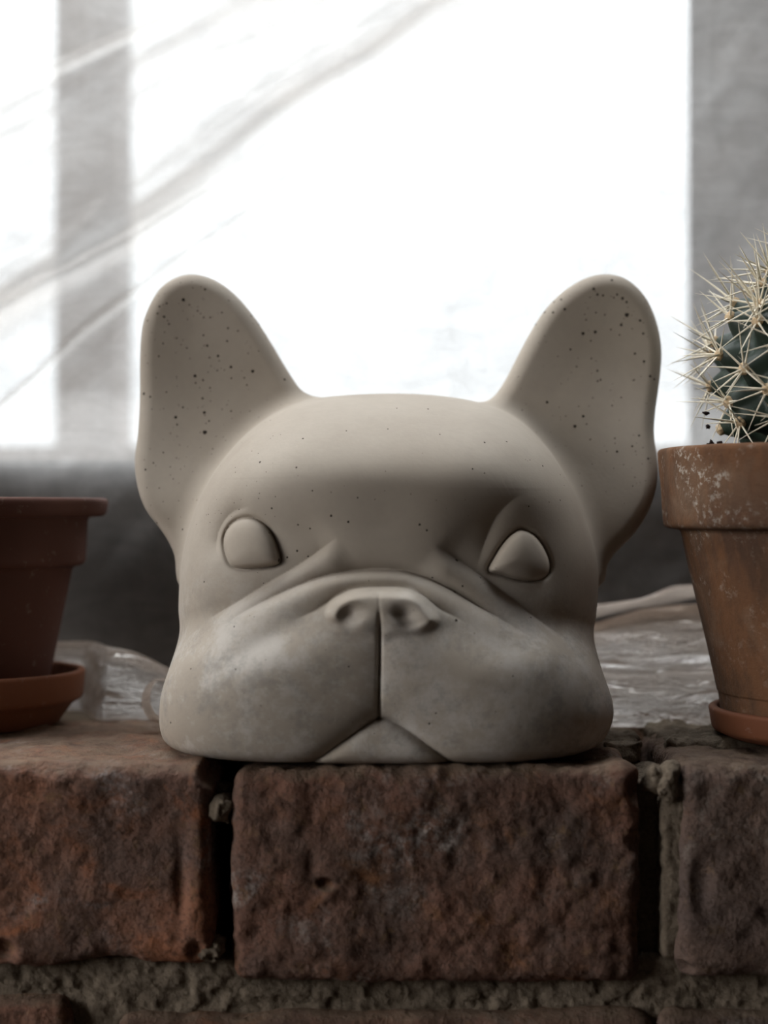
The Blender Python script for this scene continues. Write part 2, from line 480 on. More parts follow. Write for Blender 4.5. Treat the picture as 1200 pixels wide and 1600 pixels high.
# ceiling with an unseen opening added for top light, against the window wall: x -1.55..1.55, y 0.05..0.47
struct('ceiling', boxes((RX0 - .1, RX1 + .1, RY0 - .1, 0.05, RZ1, RZ1 + .1), (RX0 - .1, RX1 + .1, 0.47, 0.7, RZ1, RZ1 + .1),
                        (RX0 - .1, -1.55, 0.05, 0.47, RZ1, RZ1 + .1), (1.55, RX1 + .1, 0.05, 0.47, RZ1, RZ1 + .1)), PLASTER)
struct('wall_back', boxes((RX0 - .1, RX1 + .1, RY0 - .1, RY0, RZ0, RZ1)), PLASTER)
struct('wall_right', boxes((RX1, RX1 + .1, RY0, 0.7, RZ0, RZ1)), PLASTER)
# unseen opening added for the side fill light: y -1.25..-0.25, z 0.02..1.02
struct('wall_left', boxes((RX0 - .1, RX0, RY0, -1.25, RZ0, RZ1), (RX0 - .1, RX0, -0.25, 0.7, RZ0, RZ1),
                          (RX0 - .1, RX0, -1.25, -0.25, RZ0, 0.02), (RX0 - .1, RX0, -1.25, -0.25, 1.02, RZ1)), PLASTER)

# window wall: opening x WX0..WX1, z WZ0..WZ1
WY = 0.50
WX0, WX1 = -1.0, 0.206
WZ0, WZ1 = 0.085, 1.35
struct('wall_window', boxes((RX0, WX0, WY - .02, WY + .14, RZ0, RZ1), (WX0, WX1, WY - .02, WY + .14, WZ1, RZ1), (WX0, WX1, WY, WY + .14, RZ0, WZ0)), PLASTER)
pier = [(at(1076, 0, 0.36)[0], 0.36), (RX1, 0.36), (RX1, WY + .14), (at(1092, 0, WY + .14)[0], WY + .14)]   # splayed reveal
PV_ = [(x, y, z) for z in (RZ0, RZ1) for (x, y) in pier]
struct('trim_1', (np.array(PV_), np.array([(3, 2, 1, 0), (4, 5, 6, 7), (0, 1, 5, 4), (1, 2, 6, 5), (2, 3, 7, 6), (3, 0, 4, 7)]), None, False), JAMB)          # stained pier right of the window
win = tag(empty('window_1', (0, WY, WZ0)), kind='structure')
def wpart(name, b, m, par=win):
    x0, x1, y0, y1, z0, z1 = b
    return obj(name, boxes((x0, x1, y0 - WY, y1 - WY, z0 - WZ0, z1 - WZ0)), m, par)
rz = at(0, 697, WY)[2]
wpart('bottom_rail', (WX0, WX1, WY - .01, WY + .05, WZ0, rz), FRAME)
wpart('top_rail', (WX0, WX1, WY - .01, WY + .05, WZ1 - .03, WZ1), FRAME)
mxl, mxr = at(92, 0, WY)[0], at(206, 0, WY + .05)[0]
wpart('mullion', (mxl, mxr, WY - .01, WY + .05, rz, WZ1 - .03), FRAME)
wpart('mullion', (mxl - .30, mxl - .262, WY - .01, WY + .05, rz, WZ1 - .03), FRAME)
wpart('mullion', (mxl - .60, mxl - .562, WY - .01, WY + .05, rz, WZ1 - .03), FRAME)
for a, b in ((mxr, WX1), (mxl - .262, mxl), (mxl - .562, mxl - .30), (WX0, mxl - .60)):
    wpart('pane', (a, b, WY + .02, WY + .023, rz, WZ1 - .03), GLASS)
# dark sill board that closes the gap between ledge and window
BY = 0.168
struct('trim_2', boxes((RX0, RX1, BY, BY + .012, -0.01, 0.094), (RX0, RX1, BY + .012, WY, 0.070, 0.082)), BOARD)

# ================================================================== brick ledge
wall = tag(empty('wall_front', (0, 0, -0.08)), kind='structure')
OW = np.array([0, 0, -0.08], np.float32)

def box_sdf(P, lo, hi, r):
    c = (np.array(lo) + np.array(hi)) / 2; e = (np.array(hi) - np.array(lo)) / 2
    q = np.abs(P - c.astype(np.float32)) - (e - r).astype(np.float32)
    return np.linalg.norm(np.maximum(q, 0), axis=1) + np.minimum(q.max(1), 0) - r

def rough_brick(lo, hi, seed, h=0.0012, r=0.0035, a1=0.0016, a2=0.0006, carve=()):
    lo = np.array(lo); hi = np.array(hi)
    def f(P):
        d = box_sdf(P, lo, hi, r)
        d = d + a1 * fbm(P, 38, 2, seed) + a2 * fbm(P, 190, 3, seed + 9)
        for (cx, cy, cz, rx, ry, rz_) in carve:
            e = (np.sqrt(((P[:, 0] - cx) / rx) ** 2 + ((P[:, 1] - cy) / ry) ** 2 + ((P[:, 2] - cz) / rz_) ** 2) - 1) * min(rx, ry, rz_)
            d = smax(d, -e, 0.0015)
        return d
    V, Q, N = nets(f, lo - 0.005, hi + 0.005, h)
    return mesh_from('brick', V - OW, Q, N)

BD = 0.115
def bx(px0, px1, pyt, pyb, ytop=0.0):
    a = at(px0, pyt, 0); b = at(px1, pyb, 0)
    return (a[0], 0.0, b[2]), (b[0], BD, a[2])
lo, hi = bx(-318, 331, 1196, 1507)
cv = [(*at(278, 1375, -0.004), 0.0035, 0.0075, 0.017), (*at(338, 1205, 0.0), 0.0055, 0.016, 0.006), (*at(305, 1492, -0.003), .003, .005, .004),
      (*at(-2, 1490, -0.003), .005, .006, .004)]
b_left = obj('brick', rough_brick(lo, hi, 3, 0.0010, 0.0050, 0.0017, 0.0006, cv), BRICK_A, wall)
lo, hi = bx(358, 1004, 1203, 1540)
cv = [(*at(508, 1382, -0.0005), 0.0028, 0.003, 0.0018), (*at(1018, 1235, -0.002), .007, .012, .006), (*at(352, 1525, -0.001), 0.006, 0.004, 0.003),
      (*at(345, 1300, 0.0), 0.002, 0.02, 0.012)]
b_mid = obj('brick', rough_brick(lo, hi, 14, 0.0010, 0.0050, 0.0014, 0.0008, cv), BRICK_B, wall)
lo, hi = bx(1062, 1712, 1194, 1529)
cv = [(*at(1098, 1385, -0.002), 0.004, 0.0035, 0.009), (*at(1058, 1520, -0.001), .006, .006, .003)]
b_right = obj('brick', rough_brick(lo, hi, 25, 0.0011, 0.0048, 0.0015, 0.0007, cv), BRICK_C, wall)
lo, hi = bx(-560, 106, 1563, 1880)
b_low = obj('brick', rough_brick(lo, hi, 36, 0.0016, 0.004), BRICK_A, wall)
lo, hi = bx(182, 1016, 1589, 1890)
obj('brick', rough_brick(lo, hi, 47, 0.0016, 0.004), BRICK_B, wall)
lo, hi = bx(1034, 1700, 1583, 1890)
obj('brick', rough_brick(lo, hi, 58, 0.0016, 0.004), BRICK_C, wall)
# the same wall going on to both sides
for src, dx in ((b_mid, -0.262), (b_right, -0.385), (b_left, -0.385), (b_left, 0.38), (b_mid, 0.39), (b_low, -0.130), (b_low, -0.258), (b_low, 0.36), (b_low, 0.49)):
    o = src.copy(); COL.objects.link(o); o.parent = wall; o.location.x += dx

def rough_lump(lo, hi, seed, h, r, a1, a2, f1=60, f2=330, name='mortar', parent=wall, mat=MORTAR, off=OW):
    lo = np.array(lo); hi = np.array(hi)
    def f(P):
        return box_sdf(P, lo, hi, r) + a1 * fbm(P, f1, 2, seed) + a2 * fbm(P, f2, 3, seed + 4)
    V, Q, N = nets(f, lo - 0.006, hi + 0.006, h)
    return obj(name, mesh_from(name, V - off, Q, N), mat, parent)
zb0, zb1 = at(0, 1600, 0)[2] - 0.004, at(0, 1503, 0)[2]
rough_lump((-0.125, 0.0065, zb0), (0.125, 0.03, zb1), 71, 0.0010, 0.002, 0.0008, 0.0008, name='bed_joint')
# upright joint right of the middle brick, crumbled at its top
jx0, jx1 = at(996, 0, 0)[0], at(1072, 0, 0)[0]
rough_lump((jx0, 0.0125, zb1 - .004), (jx1, 0.05, at(0, 1235, 0)[2]), 72, 0.0009, 0.002, 0.0012, 0.0008, name='upright_joint')
rough_lump((jx0 + .0075, 0.003, at(0, 1505, 0)[2]), (jx1 + 0.002, 0.02, at(0, 1225, 0)[2]), 172, 0.0009, 0.002, 0.0009, 0.0006, name='upright_joint')
# crumbs of mortar in the open joint left of the middle brick
def crumb(px, py, y, rx, rz_, seed):
    c = at(px, py, y)
    return rough_lump((c[0] - rx, c[1] - rx * 1.2, c[2] - rz_), (c[0] + rx, c[1] + rx * 1.6, c[2] + rz_), seed, 0.0006, min(rx, rz_) * 0.9, 0.0014, 0.0007, 140, 420, 'mortar_crumb')
crumb(347, 1262, 0.006, 0.0040, 0.0044, 81)
crumb(331, 1476, 0.005, 0.0042, 0.0040, 82)
crumb(352, 1236, 0.016, 0.0034, 0.003, 86)
# rubble on the ledge between middle and right brick
crumb(1026, 1212, 0.006, 0.0036, 0.0045, 83)
crumb(1046, 1222, 0.004, 0.0032, 0.006, 87)
rough_lump((at(1036, 0, .05)[0], 0.038, -0.006), (0.24, 0.098, 0.0022), 84, 0.0011, 0.002, 0.0022, 0.0010, 55, 260, name='mortar_bed')
rough_lump((at(930, 0, .06)[0], 0.045, -0.006), (at(1000, 0, .06)[0], 0.088, 0.0022), 85, 0.0011, 0.002, 0.002, 0.0012, 75, 260, name='mortar_bed')
# solid heart of the wall, below and behind the facing bricks
obj('wall_core', boxes((RX0, RX1, 0.03, BY, RZ0 + .08, -0.066 + .08), (RX0, -0.25, 0.02, BY, -0.07 + .08, -0.006 + .08), (0.25, RX1, 0.02, BY, -0.07 + .08, -0.006 + .08),
                       (-0.25, 0.25, 0.105, BY, -0.07 + .08, -0.003 + .08), (-0.25, -0.05, 0.05, BY, -0.07 + .08, -0.012 + .08), (-0.045, 0.25, 0.05, BY, -0.07 + .08, -0.012 + .08), (-.26, .26, .085, BY, -.07 + .08, -.01 + .08)), MORTAR, wall)

# ================================================================== dog head
def catmull(pts, n=6, closed=True):
    P = np.array(pts, float); k = len(P); out = []
    rng = range(k) if closed else range(k - 1)
    for i in rng:
        if closed: a, b, c, d = P[i - 1], P[i], P[(i + 1) % k], P[(i + 2) % k]
        else: a, b, c, d = P[max(i - 1, 0)], P[i], P[i + 1], P[min(i + 2, k - 1)]
        for j in range(n):
            t = j / n
            out.append(0.5 * (2 * b + (c - a) * t + (2 * a - 5 * b + 4 * c - d) * t * t + (3 * b - a - 3 * c + d) * t ** 3))
    if not closed: out.append(P[-1])
    return np.array(out)

def flat(pts, y):
    return np.array([(at(a, b, y)[0], at(a, b, y)[2]) for a, b in pts])

def seg_dist(X, Z, A, closed):
    """unsigned distance, side (left of travel > 0), arc parameter, inside flag"""
    best = np.full(X.shape, 1e9); side = np.zeros(X.shape); par = np.zeros(X.shape); ins = np.zeros(X.shape, bool)
    n = len(A); m = n if closed else n - 1
    L = np.concatenate([[0], np.cumsum(np.linalg.norm(np.diff(A, axis=0), axis=1))]); tot = L[-1]
    for i in range(m):
        a, b = A[i], A[(i + 1) % n]
        d = b - a; ll = (d * d).sum() + 1e-18
        t = np.clip(((X - a[0]) * d[0] + (Z - a[1]) * d[1]) / ll, 0, 1)
        ex, ez = X - a[0] - t * d[0], Z - a[1] - t * d[1]
        q = ex * ex + ez * ez
        u = q < best
        best = np.where(u, q, best)
        if not closed:
            side = np.where(u, d[0] * (Z - a[1]) - d[1] * (X - a[0]), side)
            par = np.where(u, (L[i] + t * math.sqrt(ll)) / tot, par)
        else:
            cr = ((a[1] > Z) != (b[1] > Z)) & (X < (b[0] - a[0]) * (Z - a[1]) / (b[1] - a[1] + 1e-18) + a[0])
            ins ^= cr
    return np.sqrt(best), np.sign(side), par, ins

GX0, GX1, GZ0, GZ1 = -0.090, 0.096, -0.008, 0.164
class Map:
    def __init__(self, h):
        self.h = h
        self.nx = int((GX1 - GX0) / h) + 2; self.nz = int((GZ1 - GZ0) / h) + 2
        self.X, self.Z = np.meshgrid(GX0 + h * np.arange(self.nx), GZ0 + h * np.arange(self.nz), indexing='ij')
        self.v = np.zeros((self.nx, self.nz), np.float32)
    def box(self, A, marg):
        i0 = max(0, int((A[:, 0].min() - marg - GX0) / self.h)); i1 = min(self.nx, int((A[:, 0].max() + marg - GX0) / self.h) + 1)
        k0 = max(0, int((A[:, 1].min() - marg - GZ0) / self.h)); k1 = min(self.nz, int((A[:, 1].max() + marg - GZ0) / self.h) + 1)
        return slice(i0, i1), slice(k0, k1)
    def __call__(self, x, z):
        u = np.clip((x - GX0) / self.h, 0, self.nx - 1.001); w = np.clip((z - GZ0) / self.h, 0, self.nz - 1.001)
        i = u.astype(np.int32); k = w.astype(np.int32); u = u - i; w = w - k
        v = self.v
        return v[i, k] * (1 - u) * (1 - w) + v[i + 1, k] * u * (1 - w) + v[i, k + 1] * (1 - u) * w + v[i + 1, k + 1] * u * w

def polar(outline, cx, cz):
    A = catmull(outline, 8)
    th = np.arctan2(A[:, 1] - cz, A[:, 0] - cx); r = np.hypot(A[:, 0] - cx, A[:, 1] - cz)
    o = np.argsort(th); th, r = th[o], r[o]
    T = np.linspace(-np.pi, np.pi, 721)
    R = np.interp(T, np.concatenate([th - 2 * np.pi, th, th + 2 * np.pi]), np.tile(r, 3))
    R = np.concatenate([R[:-1]] * 3)
    k = np.hanning(15); k /= k.sum()
    R = np.convolve(R, k, 'same')[720:1441].astype(np.float32)
    def fn(x, z):
        u = (np.arctan2(z - cz, x - cx) + np.pi) * (720 / (2 * np.pi))
        u = np.clip(u, 0, 719.999); i = u.astype(np.int32); w = u - i
        return np.hypot(x - cx, z - cz) / (R[i] * (1 - w) + R[i + 1] * w)
    return fn

CR_Y = 0.066
cran_px = [(283, 980), (280, 930), (285, 870), (297, 818), (318, 766), (350, 716), (394, 670), (440, 640), (490, 623), (560, 616), (640, 615), (710, 621),
           (770, 635), (816, 660), (852, 696), (882, 740), (906, 790), (925, 840), (934, 885), (933, 940), (925, 990), (895, 1080), (800, 1150), (600, 1180), (410, 1150), (315, 1080)]
SLOPE, CR_Z, LEAN_Z = 0.95, at(605, 850, CR_Y)[2], 0.0925
def lean(z):
    return SLOPE * 0.5 * ((z - LEAN_Z) + np.sqrt((z - LEAN_Z) ** 2 + 0.010 ** 2))
def flat_lean(pts):
    out = []
    for a, b in pts:
        y = CR_Y
        for _ in range(6): y = CR_Y - 0.010 + float(lean(at(a, b, y)[2]))
        p_ = at(a, b, y); out.append((p_[0], p_[2]))
    return np.array(out)
cran_r = polar(flat_lean(cran_px), at(605, 850, CR_Y)[0], CR_Z)
MZ_Y = 0.046
muz_px = [(250, 1112), (256, 1070), (276, 1024), (312, 988), (360, 960), (430, 926), (510, 898), (592, 888), (675, 898), (750, 932), (830, 966), (890, 992),
          (926, 1024), (948, 1068), (958, 1108), (948, 1142), (922, 1174), (868, 1210), (750, 1245), (600, 1256), (450, 1245), (340, 1214), (276, 1176), (254, 1146)]
muz_r = polar(flat(muz_px, MZ_Y - 0.010), *[at(602, 1080, MZ_Y - 0.010)[k] for k in (0, 2)])

def f_skull(x, y, z):
    dy = y - np.float32(CR_Y) - lean(z).astype(np.float32)
    b = np.where(dy < 0, np.float32(0.0595), np.float32(0.046))
    n = 2.75
    a = (cran_r(x, z) ** n + (np.abs(dy) / b) ** n) ** (1 / n) - 1
    dm = y - np.float32(MZ_Y)
    bm = np.where(dm < 0, np.float32(0.0475), np.float32(0.060))
    n2 = 3.3
    c = (muz_r(x, z) ** n2 + (np.abs(dm) / bm) ** n2) ** (1 / n2) - 1
    return smin(a * np.float32(0.05), c * np.float32(0.045), np.float32(0.007))

# depth of the plain skull, to put the traced features on it
_g = Map(0.001)
_ys = np.linspace(-0.012, 0.11, 62)
_d = np.full(_g.X.shape, 0.066)
_fv = np.stack([f_skull(_g.X.ravel().astype(np.float32), np.full(_g.X.size, yv, np.float32), _g.Z.ravel().astype(np.float32)) for yv in _ys], 1)
_in = _fv < 0
_hit = _in.any(1); _ix = np.clip(_in.argmax(1), 1, len(_ys) - 1)
_a = _fv[np.arange(len(_ix)), _ix - 1]; _b = _fv[np.arange(len(_ix)), _ix]
_yy = _ys[_ix - 1] + (_ys[1] - _ys[0]) * np.clip(_a / (_a - _b + 1e-12), 0, 1)
_g.v = np.where(_hit, _yy, 0.066).reshape(_g.X.shape).astype(np.float32)
def on(pts):
    """traced pixels -> (x, z) on the skull's front"""
    out = []
    for px, py in pts:
        y = 0.03
        for _ in range(8):
            x, _y, z = at(px, py, y)
            y = 0.5 * y + 0.5 * float(_g(np.array([x]), np.array([z]))[0])
        x, _y, z = at(px, py, y)
        out.append((x, z))
    return np.array(out)

PX = 0.000195
H = Map(0.00025)
def gauss(px, py, sx, sy, mm, ang=0.0):
    c = on([(px, py)])[0]
    X, Z = H.X - c[0], H.Z - c[1]
    ca, sa = math.cos(math.radians(ang)), math.sin(math.radians(ang))
    u, w = X * ca + Z * sa, -X * sa + Z * ca
    H.v += (mm * 0.001 * np.exp(-0.5 * ((u / (sx * PX)) ** 2 + (w / (sy * PX)) ** 2))).astype(np.float32)
def fold(pts, a, wa, ws, b, wb, fade=0.15):
    """a: groove depth mm, wa / ws: its reach above / below in px; b: roll height mm below it, wb: its distance px"""
    A = catmull(on(pts), 5, False)
    s = H.box(A, 90 * PX)
    d, sd, t, _ = seg_dist(H.X[s], H.Z[s], A, False)
    d = d / PX
    env = sstep(0, fade, t) * sstep(0, fade, 1 - t)
    up = -a * np.exp(-(d / wa))
    dn = -a * np.exp(-(d / ws)) + b * (d / wb) * np.exp(1 - d / wb)
    H.v[s] += (0.001 * np.where(sd > 0, up, dn) * env * np.exp(-(d / 75) ** 4)).astype(np.float32)
def poly(pts, marg=70):
    A = catmull(on(pts), 5)
    s = H.box(A, marg * PX)
    d, _, _, ins = seg_dist(H.X[s], H.Z[s], A, True)
    return s, np.where(ins, -d, d) / PX

# forehead, brows and sockets
gauss(605, 722, 125, 42, 1.8)
gauss(592, 822, 70, 34, -2.0)
gauss(400, 745, 60, 38, 1.6, 20)
gauss(812, 752, 62, 36, 1.6, -20)
gauss(470, 842, 40, 36, -2.2, -30)
gauss(725, 856, 40, 36, -2.2, 30)
gauss(384, 838, 62, 50, -2.2)
gauss(818, 858, 62, 54, -2.6)
fold([(830, 770), (803, 780), (776, 808), (759, 848), (748, 884), (742, 905)][::-1], 2.4, 26, 16, 0.0, 20, 0.5)
fold([(340, 880), (337, 848), (346, 818), (366, 798), (394, 792)], 1.6, 16, 9, 0.0, 20, 0.3)
gauss(322, 905, 40, 40, 1.2)
# fold under the eyes, fold over the nose, crease on the nose
fold([(528, 838), (505, 856), (468, 882), (424, 908), (372, 940), (318, 972)][::-1], 1.7, 24, 9, 1.7, 20)
fold([(680, 848), (705, 868), (745, 895), (792, 930), (845, 972), (900, 1010)], 1.9, 26, 9, 1.5, 20)
fold([(322, 1000), (372, 962), (432, 930), (495, 904), (545, 893), (595, 890), (640, 894), (690, 913), (742, 944), (800, 978), (862, 1015)], 2.6, 13, 5, 2.2, 17, 0.3)
fold([(452, 972), (495, 952), (524, 932), (552, 920), (592, 917), (632, 918), (662, 930), (690, 952), (735, 976)], 1.6, 7, 4, 0.6, 16, 0.3)
# muzzle pads and jowls
gauss(470, 1020, 85, 42, 1.6, 18)
gauss(715, 1020, 85, 42, 1.6, -18)
gauss(395, 1100, 90, 60, 1.8)
gauss(800, 1105, 90, 60, 1.8)
gauss(400, 1008, 60, 12, -1.0, 30)
gauss(592, 1150, 70, 40, -1.0)
# nose
s, d = poly([(514, 964), (521, 944), (544, 927), (570, 921), (592, 921), (616, 921), (645, 925), (667, 945), (682, 968), (664, 984), (636, 990), (612, 996), (592, 1004), (572, 996), (550, 989), (528, 982)])
NOSE = (s, d.copy())
prof = 1 - sstep(-12, 9, d)
low = sstep(at(0, 1004, 0.0)[2], at(0, 965, 0.0)[2], H.Z[s])
H.v[s] += (0.001 * 3.4 * prof * (0.35 + 0.65 * low)).astype(np.float32)
for nx, sgn in ((546, 1), (633, -1)):
    gauss(nx, 960, 12, 9, -2.8, 18 * sgn)
    gauss(nx - 12 * sgn, 974, 14, 5, -1.3, -14 * sgn)
    gauss(nx - 4 * sgn, 938, 24, 8, 0.6)
# groove below the nose
A = on([(592, 930), (593, 970), (593, 1030), (592, 1080), (592, 1127)])
s = H.box(A, 60 * PX)
d, sd, t, _ = seg_dist(H.X[s], H.Z[s], A, False); d /= PX
env = sstep(0.08, 0.30, t)
H.v[s] -= (0.001 * ((0.12 + 0.88 * env) * 2.2 * np.exp(-(d / 2.4) ** 1.5) + env * 1.0 * np.exp(-(d / 13)) + env * 0.8 * np.exp(-(d / 30) ** 2))).astype(np.float32)
# mouth: lips overhang the chin
s, d = poly([(592, 1127), (610, 1129), (638, 1145), (668, 1168), (700, 1193), (716, 1218), (600, 1240), (470, 1222), (487, 1197), (520, 1173), (552, 1150), (578, 1132)], 60)
H.v[s] -= (0.001 * (3.2 * np.where(d > 0, np.exp(-np.maximum(d, 0) / 14), np.exp(-np.maximum(-d, 0) / 7)) + np.where(d < 0, 1.2 * sstep(at(0, 1200, 0)[2], at(0, 1127, 0)[2], H.Z[s]), 1.2 * np.exp(-np.maximum(d, 0) / 3)))).astype(np.float32)
# eyes: rimmed, domed, almond shaped
EYES = []
for pts in ([(347, 852), (351, 830), (366, 813), (388, 808), (409, 816), (425, 836), (434, 858), (438, 876), (430, 885), (404, 889), (376, 890), (357, 882)],
            [(764, 893), (773, 871), (790, 845), (806, 830), (820, 827), (838, 836), (853, 856), (862, 880), (858, 899), (840, 909), (812, 908), (786, 901)]):
    s, d = poly(pts, 60)
    EYES.append((s, d))
    ins = np.clip(-d, 0, 60)
    A = on(pts); pr_ = polar(A, *A.mean(0))(H.X[s], H.Z[s])
    H.v[s] += (0.001 * (3.4 * np.clip(1 - pr_ ** 2.4, 0, 1) ** 0.75 - 2.0 * np.exp(-(np.abs(d + 1) / 3.0) ** 1.4) - 1.0 * np.where(d > 0, np.exp(-np.maximum(d, 0) / 20), np.exp(-ins / 3)))).astype(np.float32)
H.v += (0.00025 * fbm(np.stack([H.X.ravel(), H.Z.ravel(), H.X.ravel() * 0], 1), 45, 2, 5)).reshape(H.v.shape).astype(np.float32)

# ears
EAR_Y = 0.074
ear_l = [(300, 905), (284, 866), (262, 830), (236, 796), (222, 760), (216, 720), (219, 680), (220, 620), (219, 560), (222, 512), (232, 480), (250, 450), (275, 433), (303, 428),
         (335, 437), (365, 458), (395, 492), (420, 530), (445, 572), (468, 607), (492, 636), (520, 680), (480, 780), (380, 880)]
ear_r = [(925, 905), (938, 880), (955, 860), (980, 835), (1003, 800), (1018, 760), (1021, 720), (1018, 680), (1022, 640), (1030, 590), (1033, 545), (1025, 500), (1006, 460), (976, 434), (940, 428),
         (905, 439), (870, 464), (841, 499), (815, 545), (790, 593), (764, 634), (735, 690), (760, 790), (850, 880)]
EM = []
for pts in (ear_l, ear_r):
    m = Map(0.0005)
    d, _, _, ins = seg_dist(m.X, m.Z, catmull(flat(pts, EAR_Y + 0.005), 4), True)
    m.v = np.where(ins, -d, d).astype(np.float32)
    EM.append(m)
def f_ear(m, x, y, z):
    e = m(x, z)
    bowl = sstep(0.0, 0.020, -e)
    zc = z - np.float32(0.118)
    ye = np.float32(EAR_Y - 0.006) + np.float32(0.0012) * bowl + np.float32(0.014) * (1 - np.exp(-np.log1p(np.exp((z - np.float32(0.078)) / np.float32(0.007))) * np.float32(0.007 / 0.026)))
    t = np.float32(0.0062) + np.float32(0.002) * sstep(0.125, 0.07, z)
    r = np.float32(0.0052)
    q1 = e + r; q2 = np.abs(y - ye) - t + r
    return np.minimum(np.maximum(q1, q2), 0) + np.hypot(np.maximum(q1, 0), np.maximum(q2, 0)) - r

def f_head(P):
    x, y, z = P[:, 0], P[:, 1], P[:, 2]
    hh = H(x, z) * (1 - sstep(0.050, 0.082, y))
    d = f_skull(x, y + hh, z)
    return d
def f_dog(P):
    x, y, z = P[:, 0], P[:, 1], P[:, 2]
    d = f_head(P)
    e = np.minimum(f_ear(EM[0], x, y, z), f_ear(EM[1], x, y, z))
    d = smin(d, e, np.float32(0.006))
    return smax(d, -(z - np.float32(0.0006)), np.float32(0.005))

V, Q, N = nets(f_dog, (-0.086, -0.012, -0.002), (0.092, 0.122, 0.160), 0.0005, band=11, newton=2)
C = V[Q].mean(1)
lab = np.zeros(len(Q), int)
hd = f_head(C)
for k in (0, 1):
    lab[f_ear(EM[k], C[:, 0], C[:, 1], C[:, 2]) < hd - 0.0004] = 1 + k
def inmap(sd):
    m = Map(0.00025); m.v[:] = 9; m.v[sd[0]] = sd[1]; return m(C[:, 0], C[:, 2])
front = C[:, 1] < 0.06
for k in (0, 1): lab[(inmap(EYES[k]) < 0) & front] = 3 + k
lab[(inmap(NOSE) < 2) & front] = 5

dog = empty('dog_head_sculpture', (0.0, 0.05, 0.0006))
OD = np.array([0.0, 0.05, 0.0006], np.float32)
tag(dog, 'pale grey concrete French bulldog head resting on the brick ledge', 'sculpture')
for k, nm in enumerate(('head', 'ear', 'ear', 'eye', 'eye', 'nose')):
    q = Q[lab == k]
    u, inv = np.unique(q, return_inverse=True)
    obj(nm, mesh_from(nm, V[u] - OD, inv.reshape(q.shape), N[u]), CONCRETE, dog)

# air-bubble pores of the casting: dark domes painted as the shade inside holes
rnd = random.Random(7)
bvh = BVHTree.FromPolygons([tuple(v) for v in V.tolist()], Q.tolist())
pores = []
def pl(ox, oy, sc, lst):
    for t in lst: pores.append((ox + t[0] / sc, oy + t[1] / sc, t[2] if len(t) > 2 else 1.3))
pl(180, 400, 2.727, [(290, 187, 2.9), (383, 142, 1.8), (188, 215, 1.8), (219, 202, 1.6), (180, 245, 1.6), (208, 259, 2), (229, 290, 1.5), (351, 234), (481, 308, 1.6), (523, 319), (376, 338, 1.5),
    (392, 382, 1.9), (438, 426, 2.1), (402, 433), (477, 363, 1.6), (493, 473, 2.2), (586, 491, 2.7), (340, 511, 2.6), (374, 529, 1.5), (343, 541, 1.4), (495, 521, 1.3), (435, 488), (186, 427, 1.4), (204, 373, 1.4),
    (372, 607, 1.8), (258, 687, 2.4), (380, 667, 2.5), (289, 645, 1.5), (264, 718, 1.5), (400, 703, 1.5), (382, 751, 3.6), (494, 661, 1.4), (122, 587, 2.4), (149, 600, 1.6), (722, 526, 1.8), (612, 292, 1.8), (580, 255, 1.6),
    (178, 1137, 1.8), (138, 275, 1.6), (316, 208), (405, 262), (377, 262), (455, 241), (262, 350), (218, 580), (305, 392), (550, 519), (561, 550), (404, 562), (287, 1165), (129, 910, 1.6), (163, 882), (205, 837),
    (800, 778, 1.6), (617, 878, 1.9), (772, 901, 1.6), (920, 1107, 2), (993, 1133, 1.9), (667, 1075, 1.6), (779, 1145, 1.5), (830, 1161, 1.5), (775, 1256, 1.8), (733, 1284, 1.6), (822, 1280, 1.6), (655, 1180, 1.6), (840, 1000), (528, 1080), (1033, 1030), (1162, 737), (985, 745)])
pl(600, 400, 2.609, [(929, 98, 2.1), (855, 134, 2.3), (870, 157, 2), (893, 161, 1.8), (950, 157, 1.7), (972, 173, 2.4), (989, 188, 1.9), (990, 240, 3.6), (967, 281, 2.3), (1044, 263, 2), (1057, 316, 1.9), (811, 316, 2.7), (861, 310, 2.6),
    (737, 217, 2.2), (689, 230, 1.9), (722, 177, 1.8), (693, 187, 1.8), (655, 229, 2.3), (618, 279, 2.2), (864, 231), (824, 260), (760, 381, 1.7), (785, 451), (870, 468, 1.7), (883, 505, 1.5), (871, 510, 1.5), (845, 418), (1023, 398, 1.8), (1060, 430, 2),
    (1085, 490, 2.2), (1102, 503, 1.8), (1020, 505), (665, 596, 2.2), (812, 653, 2.2), (778, 694, 2.6), (826, 685), (930, 610), (967, 577), (950, 797, 1.8), (1012, 775, 1.7), (1040, 732, 1.7), (1077, 826, 1.8), (941, 743), (841, 748), (937, 170), (900, 240), (960, 322), (925, 300), (843, 346),
    (410, 760, 1.6), (500, 757, 1.5), (647, 856, 1.6), (361, 868, 1.5), (145, 1095, 1.9), (174, 1118, 1.7), (296, 1240, 2.8), (180, 624, 1.7), (52, 621), (228, 727), (410, 885), (590, 1020), (718, 995)])
pl(560, 780, 2.857, [(437, 540, 2.3), (316, 1002, 1.7), (430, 415, 2.3), (465, 388, 1.6), (330, 350, 1.7), (770, 528, 1.5), (346, 955, 1.4), (40, 1190, 1.6), (545, 350, 1.5), (690, 790)])
pl(220, 780, 3.0, [(438, 597, 1.4), (297, 387, 1.4), (140, 1047, 1.7), (985, 1253, 1.9), (806, 1235, 1.9), (975, 785, 1.4), (235, 795, 1.4), (647, 286, 3.2), (445, 797)])
for _ in range(330):
    w = rnd.random()
    if w < 0.4: pores.append((rnd.uniform(222, 440), rnd.uniform(440, 820), rnd.uniform(0.5, 1.0)))
    elif w < 0.75: pores.append((rnd.uniform(810, 1028), rnd.uniform(440, 820), rnd.uniform(0.5, 1.0)))
    else: pores.append((rnd.uniform(330, 900), rnd.uniform(640, 1180), rnd.uniform(0.5, 0.9)))
